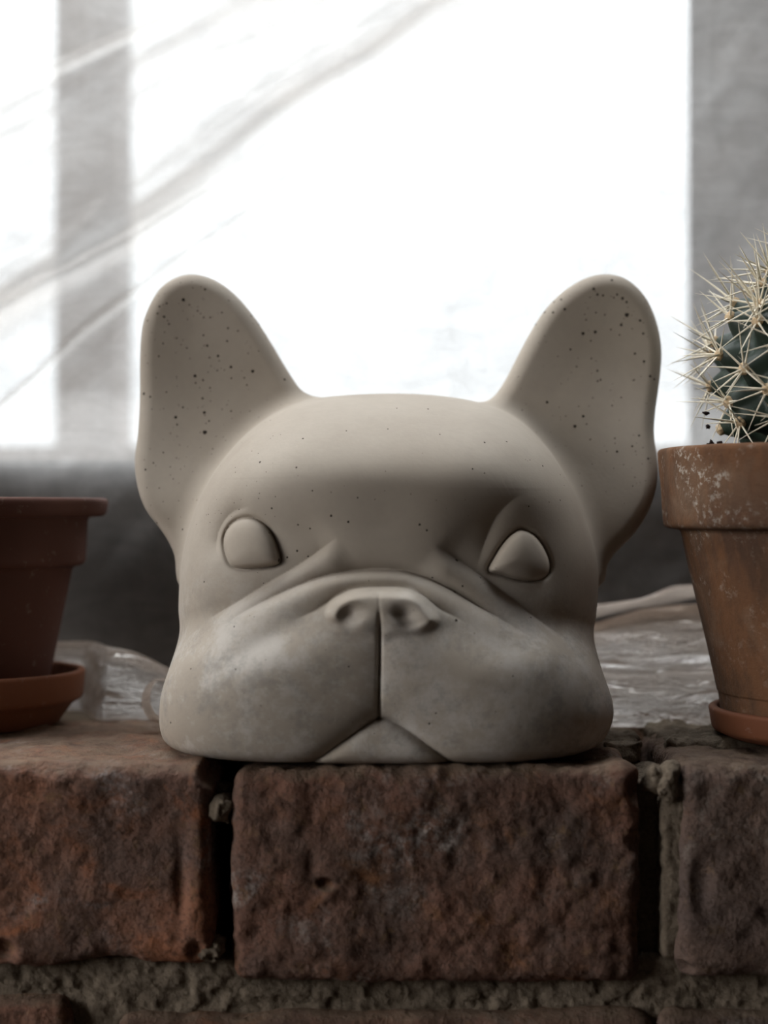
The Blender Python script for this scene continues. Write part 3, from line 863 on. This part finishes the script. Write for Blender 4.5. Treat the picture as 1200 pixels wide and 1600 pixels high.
PV, PQ = [], []
origin = Vector((0, -CAM_D, CAM_Z))
for (px, py, r) in pores:
    d = Vector(at(px, py, 0.0)) - origin; d.normalize()
    hit, nrm, idx, dist = bvh.ray_cast(origin, d)
    if hit is None or -nrm.dot(d) < 0.12: continue
    rr = r * dist / FPX
    ux = nrm.orthogonal().normalized(); uy = nrm.cross(ux)
    base = len(PV); n = 8
    for (q, lift) in ((1.0, -0.10), (0.7, 0.10)):
        for k in range(n):
            a = 2 * math.pi * k / n
            j = rr * q * (1 + 0.15 * math.sin(k * 2.3 + px))
            PV.append(hit + ux * (j * math.cos(a)) + uy * (j * math.sin(a)) + nrm * (lift * rr + 0.00004))
    PV.append(hit + nrm * (0.16 * rr + 0.00004))
    for k in range(n):
        k2 = (k + 1) % n
        PQ.append((base + k, base + k2, base + n + k2)); PQ.append((base + k, base + n + k2, base + n + k)); PQ.append((base + n + k, base + n + k2, base + 2 * n))
p = obj('pores', mesh_from('pores', np.array([tuple(v) for v in PV]) - OD, np.array(PQ)), PORE, dog)
p['kind'] = 'stuff'

# ================================================================== plant pots
def pot_thing(name, cx, cy, z0, label, cat, profile, mat, part=None, seg=128, jit=0.0, seed=0):
    V_, Q_ = lathe(rounded(profile, 0.0012), seg, jit, seed)
    me = mesh_from(name, V_, Q_[:, ::-1])
    if part is None:
        o = obj(name, me, mat); o.location = (cx, cy, z0)
    else:
        o = empty(name, (cx, cy, z0)); obj(part, me, mat, o)
    return tag(o, label, cat)

# right: weathered pot with the cactus
RYP = 0.044
rs = (CAM_D + RYP) / FPX
RXC = (1326 - 600) * rs
def rr_(px): return (1326 - px) * rs
def zz_(py, y=RYP): return CAM_Z + (800 - py) * (CAM_D + y) / FPX
SZ = 0.0032
pot_thing('pot_saucer', RXC, RYP, SZ, 'small orange terracotta saucer under the weathered cactus pot', 'saucer',
          [(0.0004, 0), (rr_(1158), 0), (rr_(1143), zz_(1152) - SZ), (rr_(1116), zz_(1140) - SZ), (rr_(1110), zz_(1105) - SZ), (rr_(1124), zz_(1103) - SZ), (rr_(1130), zz_(1140) - SZ), (rr_(1160), 0.005), (0.0004, 0.005)], TERRA_SAUCER)
PZ = SZ + 0.0052
zr = zz_(700) - PZ; zc_ = zz_(824) - PZ
pot_r = pot_thing('plant_pot', RXC, RYP, PZ, 'weathered orange-brown terracotta pot with thick collar and white salt stains holding a cactus', 'plant pot',
          [(0.0004, 0), (rr_(1131), 0), (rr_(1126), zz_(1082) - PZ, 0.0004), (rr_(1124), zz_(1080) - PZ, 0.0004), (rr_(1066), zc_ - 0.0008), (rr_(1040), zc_, 0.0016), (rr_(1030), zr, 0.003), (rr_(1052), zr, 0.002), (rr_(1066), zr - 0.012), (rr_(1140), 0.008), (0.0004, 0.008)],
          TERRA_OLD, 'pot_body', 160, 0.006, 4)
so = np.stack(np.meshgrid(np.linspace(0.0005, rr_(1069), 14), np.linspace(0, 2 * np.pi, 49), indexing='ij'), -1)
SP = np.stack([so[..., 0] * np.cos(so[..., 1]), so[..., 0] * np.sin(so[..., 1]), np.full(so.shape[:2], zr - 0.010)], -1)
SP[..., 2] += 0.002 * fbm(SP.reshape(-1, 3), 150, 3, 2).reshape(SP.shape[:2])
obj('soil', grid_mesh(SP), SOIL, pot_r)

# left: red pot in its saucer
LYP = 0.092
ls = (CAM_D + LYP) / FPX
LXC = (-60 - 600) * ls
def rl(px): return (px + 60) * ls
def zl(py): return CAM_Z + (800 - py) * (CAM_D + LYP) / FPX
LZ = 0.0012
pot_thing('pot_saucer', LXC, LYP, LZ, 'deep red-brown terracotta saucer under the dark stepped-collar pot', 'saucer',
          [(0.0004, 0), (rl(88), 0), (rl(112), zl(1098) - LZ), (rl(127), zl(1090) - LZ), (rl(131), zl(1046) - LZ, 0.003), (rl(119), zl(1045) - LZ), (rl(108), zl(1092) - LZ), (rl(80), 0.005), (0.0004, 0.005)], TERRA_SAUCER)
QZ = LZ + 0.0052
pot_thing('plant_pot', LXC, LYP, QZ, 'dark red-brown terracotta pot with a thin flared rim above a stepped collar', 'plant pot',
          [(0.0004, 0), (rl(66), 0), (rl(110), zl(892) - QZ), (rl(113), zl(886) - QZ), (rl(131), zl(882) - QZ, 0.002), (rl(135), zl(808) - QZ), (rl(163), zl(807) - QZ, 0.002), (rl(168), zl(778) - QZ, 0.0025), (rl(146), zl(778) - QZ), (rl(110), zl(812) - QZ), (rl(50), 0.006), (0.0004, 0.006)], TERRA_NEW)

# ================================================================== cactus
CZ0 = PZ + zr - 0.012
cact = empty('cactus', (RXC, RYP, CZ0))
tag(cact, 'dark green globe cactus with long ivory spines growing in the weathered pot', 'cactus')
ccx, ccy, cr = 1322, 588, 205 * rs
cc = np.array([(1322 - 600) * rs, RYP, zz_(ccy)])
vis = [(1152, 507), (1158, 479), (1124, 521), (1099, 553), (1130, 585), (1116, 637), (1199, 622), (1176, 669), (1196, 468), (1180, 545), (1215, 520), (1222, 575), (1160, 622), (1132, 672), (1228, 655), (1148, 548), (1215, 440), (1250, 480), (1108, 600)]
dirs = []
for (a, b) in vis:
    u = (a - ccx) / 222.0; w = (ccy - b) / 222.0
    q = u * u + w * w
    v = -math.sqrt(max(0.03, 1 - q)) if (a, b) not in ((1124, 521), (1108, 600), (1148, 548)) else 0.35
    d = np.array([u, v, w]); dirs.append(d / np.linalg.norm(d))
dirs_v = len(dirs)
for k in range(110):
    z = 1 - 2 * (k + 0.5) / 110; t = k * 2.39996 + 0.4
    d = np.array([math.sqrt(1 - z * z) * math.cos(t), math.sqrt(1 - z * z) * math.sin(t), z])
    if z < -0.6: continue
    if min(math.acos(np.clip(d @ e, -1, 1)) for e in dirs) > 0.27: dirs.append(d)
D = np.array(dirs)
def bumps(n):
    c = np.clip(n @ D.T, -1, 1); a = np.arccos(c)
    b = np.exp(-(a / 0.155) ** 2)
    return 0.80 + 0.215 * np.clip(b.max(1) * 1.0, 0, 1) ** 0.9 + 0.03 * np.clip(b.sum(1) - b.max(1), 0, 1)
nt, npj = 200, 120
T, Pj = np.meshgrid(np.linspace(0, 2 * np.pi, nt), np.linspace(0.001, np.pi - 0.35, npj), indexing='ij')
n3 = np.stack([np.sin(Pj) * np.cos(T), np.sin(Pj) * np.sin(T), np.cos(Pj)], -1)
rad = bumps(n3.reshape(-1, 3)).reshape(nt, npj) * cr * 1.02
squash = np.array([1, 1, 0.95])
OC = np.array([RXC, RYP, CZ0])
body = n3 * rad[..., None] * squash + cc - OC
me = mesh_from('cactus_body', *grid_mesh(body))
obj('body', me, CACTUS, cact)
# one areole and one spine, shared by all
def uv(nu, nv, rx, rz_):
    t, p_ = np.meshgrid(np.linspace(0, 2 * np.pi, nu), np.linspace(0.01, np.pi - 0.01, nv), indexing='ij')
    return np.stack([np.sin(p_) * np.cos(t) * rx, np.sin(p_) * np.sin(t) * rx, np.cos(p_) * rz_], -1)
ar = uv(15, 9, 0.0020, 0.0015)
ar = ar * (1 + 0.18 * fbm(ar.reshape(-1, 3), 1500, 2, 3).reshape(15, 9))[..., None]
AR_ME = mesh_from('areole', *grid_mesh(ar)); AR_ME.materials.append(AREOLE)
def spine_mesh(bend):
    P_ = []
    for i in range(6):
        t = i / 5
        r = 0.0004 * (1 - t) ** 0.8 + 0.00003
        P_.append([(r * math.cos(a) + bend * t * t, r * math.sin(a), t) for a in np.linspace(0, 2 * np.pi, 6)])
    m = mesh_from('spine', *grid_mesh(np.array(P_))); m.materials.append(SPINE); return m
SPS = [spine_mesh(b) for b in (0.0, 0.0006, 0.0013)]
order = sorted(range(len(dirs)), key=lambda i: (0 if i < dirs_v else 1, dirs[i][0] + dirs[i][1] - 0.6 * dirs[i][2]))
n_sp = 0
for i in order:
    d = Vector(dirs[i])
    if i >= dirs_v and d.y > 0.55 and d.z < 0.5: continue
    loc = Vector((np.array(dirs[i]) * bumps(D[i:i + 1])[0] * cr * 1.02) * squash + cc - OC)
    a = bpy.data.objects.new('areole', AR_ME); COL.objects.link(a); a.parent = cact
    a.location = loc - d * 0.0004
    a.rotation_euler = d.to_track_quat('Z', 'Y').to_euler()
    top = dirs[i][2] > 0.45
    nsp = (13 if top else 10) if i < dirs_v else (10 if top else 6)
    ph = rnd.uniform(0, 6.28)
    for k in range(nsp):
        if n_sp >= 300: break
        n_sp += 1
        central = k < (3 if top else 1)
        tilt = rnd.uniform(0.1, 0.55) if central else rnd.uniform(0.75, 1.32)
        az = ph + k * 2 * math.pi / (nsp - 1) + rnd.uniform(-0.25, 0.25)
        sd = Vector((math.sin(tilt) * math.cos(az), math.sin(tilt) * math.sin(az), math.cos(tilt)))
        o = bpy.data.objects.new('spine', rnd.choice(SPS)); COL.objects.link(o); o.parent = a
        L = rnd.uniform(0.011, 0.019) * (1.12 if top else 1.0)
        o.rotation_euler = sd.to_track_quat('Z', 'Y').to_euler()
        o.scale = (0.9 if not central else 1.1,) * 2 + (L,)
        sc_ = o.scale; o.scale = (sc_[0], sc_[1], L)
for (px, py, yy, s_) in ((1103, 645, 0.018, 0.0008), (1106, 667, 0.014, 0.0009), (1110, 694, 0.02, 0.0009), (1126, 692, 0.02, 0.0007)):
    m = uv(9, 6, s_, s_ * 0.8); m = m * (1 + 0.9 * fbm(m.reshape(-1, 3), 1400, 2, int(px)).reshape(9, 6))[..., None]
    o = obj('dry_crumb', grid_mesh(m), DEBRIS, cact); o.location = Vector(at(px, py, yy)) - Vector(OC)

# ================================================================== plastic sheet
sheet = empty('plastic_sheet', (0, 0.15, 0.0))
tag(sheet, 'creased translucent plastic sheeting hung over the window and bunched on the ledge', 'plastic sheet')
OS = np.array([0, 0.15, 0.0])
# hanging part
XS, ZS = np.meshgrid(np.linspace(-0.62, 0.50, 640), np.concatenate([np.linspace(0.012, 0.32, 250), np.linspace(0.33, 1.33, 60)]), indexing='ij')
q = np.stack([XS.ravel(), ZS.ravel(), XS.ravel() * 0], 1)
dg = q @ np.array([[0.62, 0.79, 0], [-0.79, 0.62, 0], [0, 0, 1]]).T
YS = 0.150 + 0.26 * np.maximum(ZS - 0.12, 0) + 0.0035 * fbm(q, 9, 2, 1).reshape(XS.shape) + 0.0016 * fbm(dg * np.array([1, 5, 1]), 9, 3, 7).reshape(XS.shape)
YS += 0.013 * sstep(0.118, 0.090, ZS)
# gathered bands running down from the upper right, where the film lies several layers thick
FD = np.zeros(XS.shape)
for (p0, p1, w, amp, sd_) in (((-30, 480), (640, -15), 0.0130, 1.0, 2), ((-40, 215), (370, -30), 0.0150, 1.0, 5), ((-30, 520), (470, 185), 0.0035, 0.5, 8), ((150, 505), (450, 262), 0.0012, 0.8, 9), ((-20, 110), (330, -60), 0.002, 0.5, 11)):
    a = np.array(at(*p0, 0.15))[[0, 2]]; b = np.array(at(*p1, 0.15))[[0, 2]]
    u_ = (b - a) / np.linalg.norm(b - a)
    al = (XS - a[0]) * u_[0] + (ZS - a[1]) * u_[1]; ac = -(XS - a[0]) * u_[1] + (ZS - a[1]) * u_[0]
    ac = ac + 0.003 * fbm(np.stack([al.ravel() * 1, al.ravel() * 0, al.ravel() * 0], 1), 14, 2, sd_).reshape(XS.shape)
    st_ = 0.62 + 0.5 * fbm(np.stack([al.ravel() * 6, ac.ravel() * 160, al.ravel() * 0], 1), 1.0, 3, sd_ + 1).reshape(XS.shape)
    g_ = np.exp(-np.abs(ac / w) ** 2.0)
    FD = np.maximum(FD, amp * g_ * np.clip(st_, 0.15, 1.0))
    YS -= 0.004 * g_
me = mesh_from('hanging_sheet', *grid_mesh(np.stack([XS, YS, ZS], -1) - OS))
at_ = me.attributes.new('gather', 'FLOAT', 'POINT'); at_.data.foreach_set('value', FD.ravel().astype(np.float32))
obj('hanging_sheet', me, FILM, sheet)
def heap(name, rows, yb, seed, x0, x1, nx=320, amp=0.0016, mat=FILM_HEAP, push=0.0):
    """rows: list of (y, [(px, py) ...]) profile lines, front to back, traced across the heap"""
    xs = np.linspace(x0, x1, nx)
    L = []
    for (y, pts) in rows:
        W = np.array([at(a, b, y) for a, b in pts])
        L.append(np.stack([xs, np.full(nx, y), np.interp(xs, W[:, 0], W[:, 2])], 1))
    L = np.array(L)
    out = []
    k = 16
    for i in range(len(L) - 1):
        p0, p1, p2, p3 = L[max(i - 1, 0)], L[i], L[i + 1], L[min(i + 2, len(L) - 1)]
        for j in range(k):
            t = j / k
            out.append(0.5 * (2 * p1 + (p2 - p0) * t + (2 * p0 - 5 * p1 + 4 * p2 - p3) * t * t + (3 * p1 - p0 - 3 * p2 + p3) * t ** 3))
    out.append(L[-1])
    P_ = np.array(out)
    n0 = fbm(P_.reshape(-1, 3) * np.array([0.22, 1.0, 1.3]), 80, 3, seed).reshape(P_.shape[:2])
    rg = 1 - 2.2 * np.abs(fbm(P_.reshape(-1, 3) * np.array([0.22, 1.0, 1.5]) + 0.004 * n0.reshape(-1, 1), 95, 2, seed + 17).reshape(P_.shape[:2]))
    n0 = 0.6 * n0 + 0.5 * rg
    P_[..., 2] += amp * n0; P_[..., 1] += amp * 1.2 * n0
    P_[..., 2] = np.maximum(P_[..., 2], 0.0012)
    if push:      # bends back round the saucer beside it
        P_[..., 1] += (push - 0.4 * np.maximum(P_[..., 1] - 0.100, 0)) * sstep(-0.098, -0.112, P_[..., 0])
    return obj(name, grid_mesh(P_ - OS), mat, sheet)

heap('bunched_fold', [
    (0.082, [(860, 1150), (960, 1148), (1060, 1146), (1120, 1152), (1400, 1150)]),
    (0.086, [(860, 1118), (950, 1112), (1060, 1115), (1130, 1120), (1400, 1118)]),
    (0.096, [(860, 1062), (950, 1068), (1060, 1066), (1130, 1062), (1400, 1060)]),
    (0.104, [(860, 1050), (950, 1052), (1060, 1046), (1130, 1050), (1400, 1050)]),
    (0.110, [(860, 1010), (950, 1008), (1040, 1002), (1110, 1010), (1400, 1015)]),
    (0.118, [(860, 1000), (950, 985), (1020, 972), (1100, 966), (1400, 985)]),
    (0.128, [(860, 985), (940, 975), (1000, 952), (1090, 942), (1400, 960)]),
    (0.140, [(860, 1010), (940, 985), (1000, 965), (1090, 958), (1400, 970)]),
], 0, 31, 0.062, 0.20, amp=0.0017)
heap('bunched_fold', [
    (0.118, [(860, 975), (930, 948), (1000, 938), (1050, 922), (1090, 917), (1400, 940)]),
    (0.126, [(860, 968), (930, 944), (1000, 934), (1050, 918), (1090, 914), (1400, 935)]),
    (0.142, [(860, 985), (930, 965), (1000, 950), (1050, 940), (1090, 934), (1400, 950)]),
], 0, 33, 0.062, 0.20, amp=0.0008)
heap('bunched_fold', [
    (0.100, [(-200, 1142), (60, 1141), (300, 1141), (420, 1141)]),
    (0.104, [(-200, 1110), (60, 1112), (140, 1118), (220, 1112), (300, 1118), (420, 1120)]),
    (0.112, [(-200, 1060), (60, 1040), (140, 1040), (220, 1060), (300, 1085), (420, 1110)]),
    (0.122, [(-200, 1030), (60, 1013), (100, 1010), (150, 1009), (210, 1020), (270, 1045), (330, 1080), (420, 1110)]),
    (0.136, [(-200, 1045), (60, 1030), (140, 1026), (220, 1042), (300, 1072), (420, 1105)]),
], 0, 35, -0.125, -0.062, amp=0.0007, push=0.030)
# curled strip of film sticking up beside the dog's jowl
cp = catmull([(262, 1062), (243, 1062), (231, 1074), (228, 1092), (233, 1108), (243, 1122), (256, 1128)], 8, False)
CP = np.array([at(a, b, 0.080) for a, b in cp])
n_ = len(CP)
P_ = np.zeros((n_, 6, 3))
for j in range(6):
    w = j / 5 - 0.5
    P_[:, j] = CP
    P_[:, j, 1] += w * 0.010
    P_[:, j, 0] += 0.0012 * np.sin(j * 1.3 + np.linspace(0, 6, n_)) * 0.4 + 0.0016 * w
obj('curled_edge', grid_mesh(P_ - OS), FILM_HEAP, sheet)
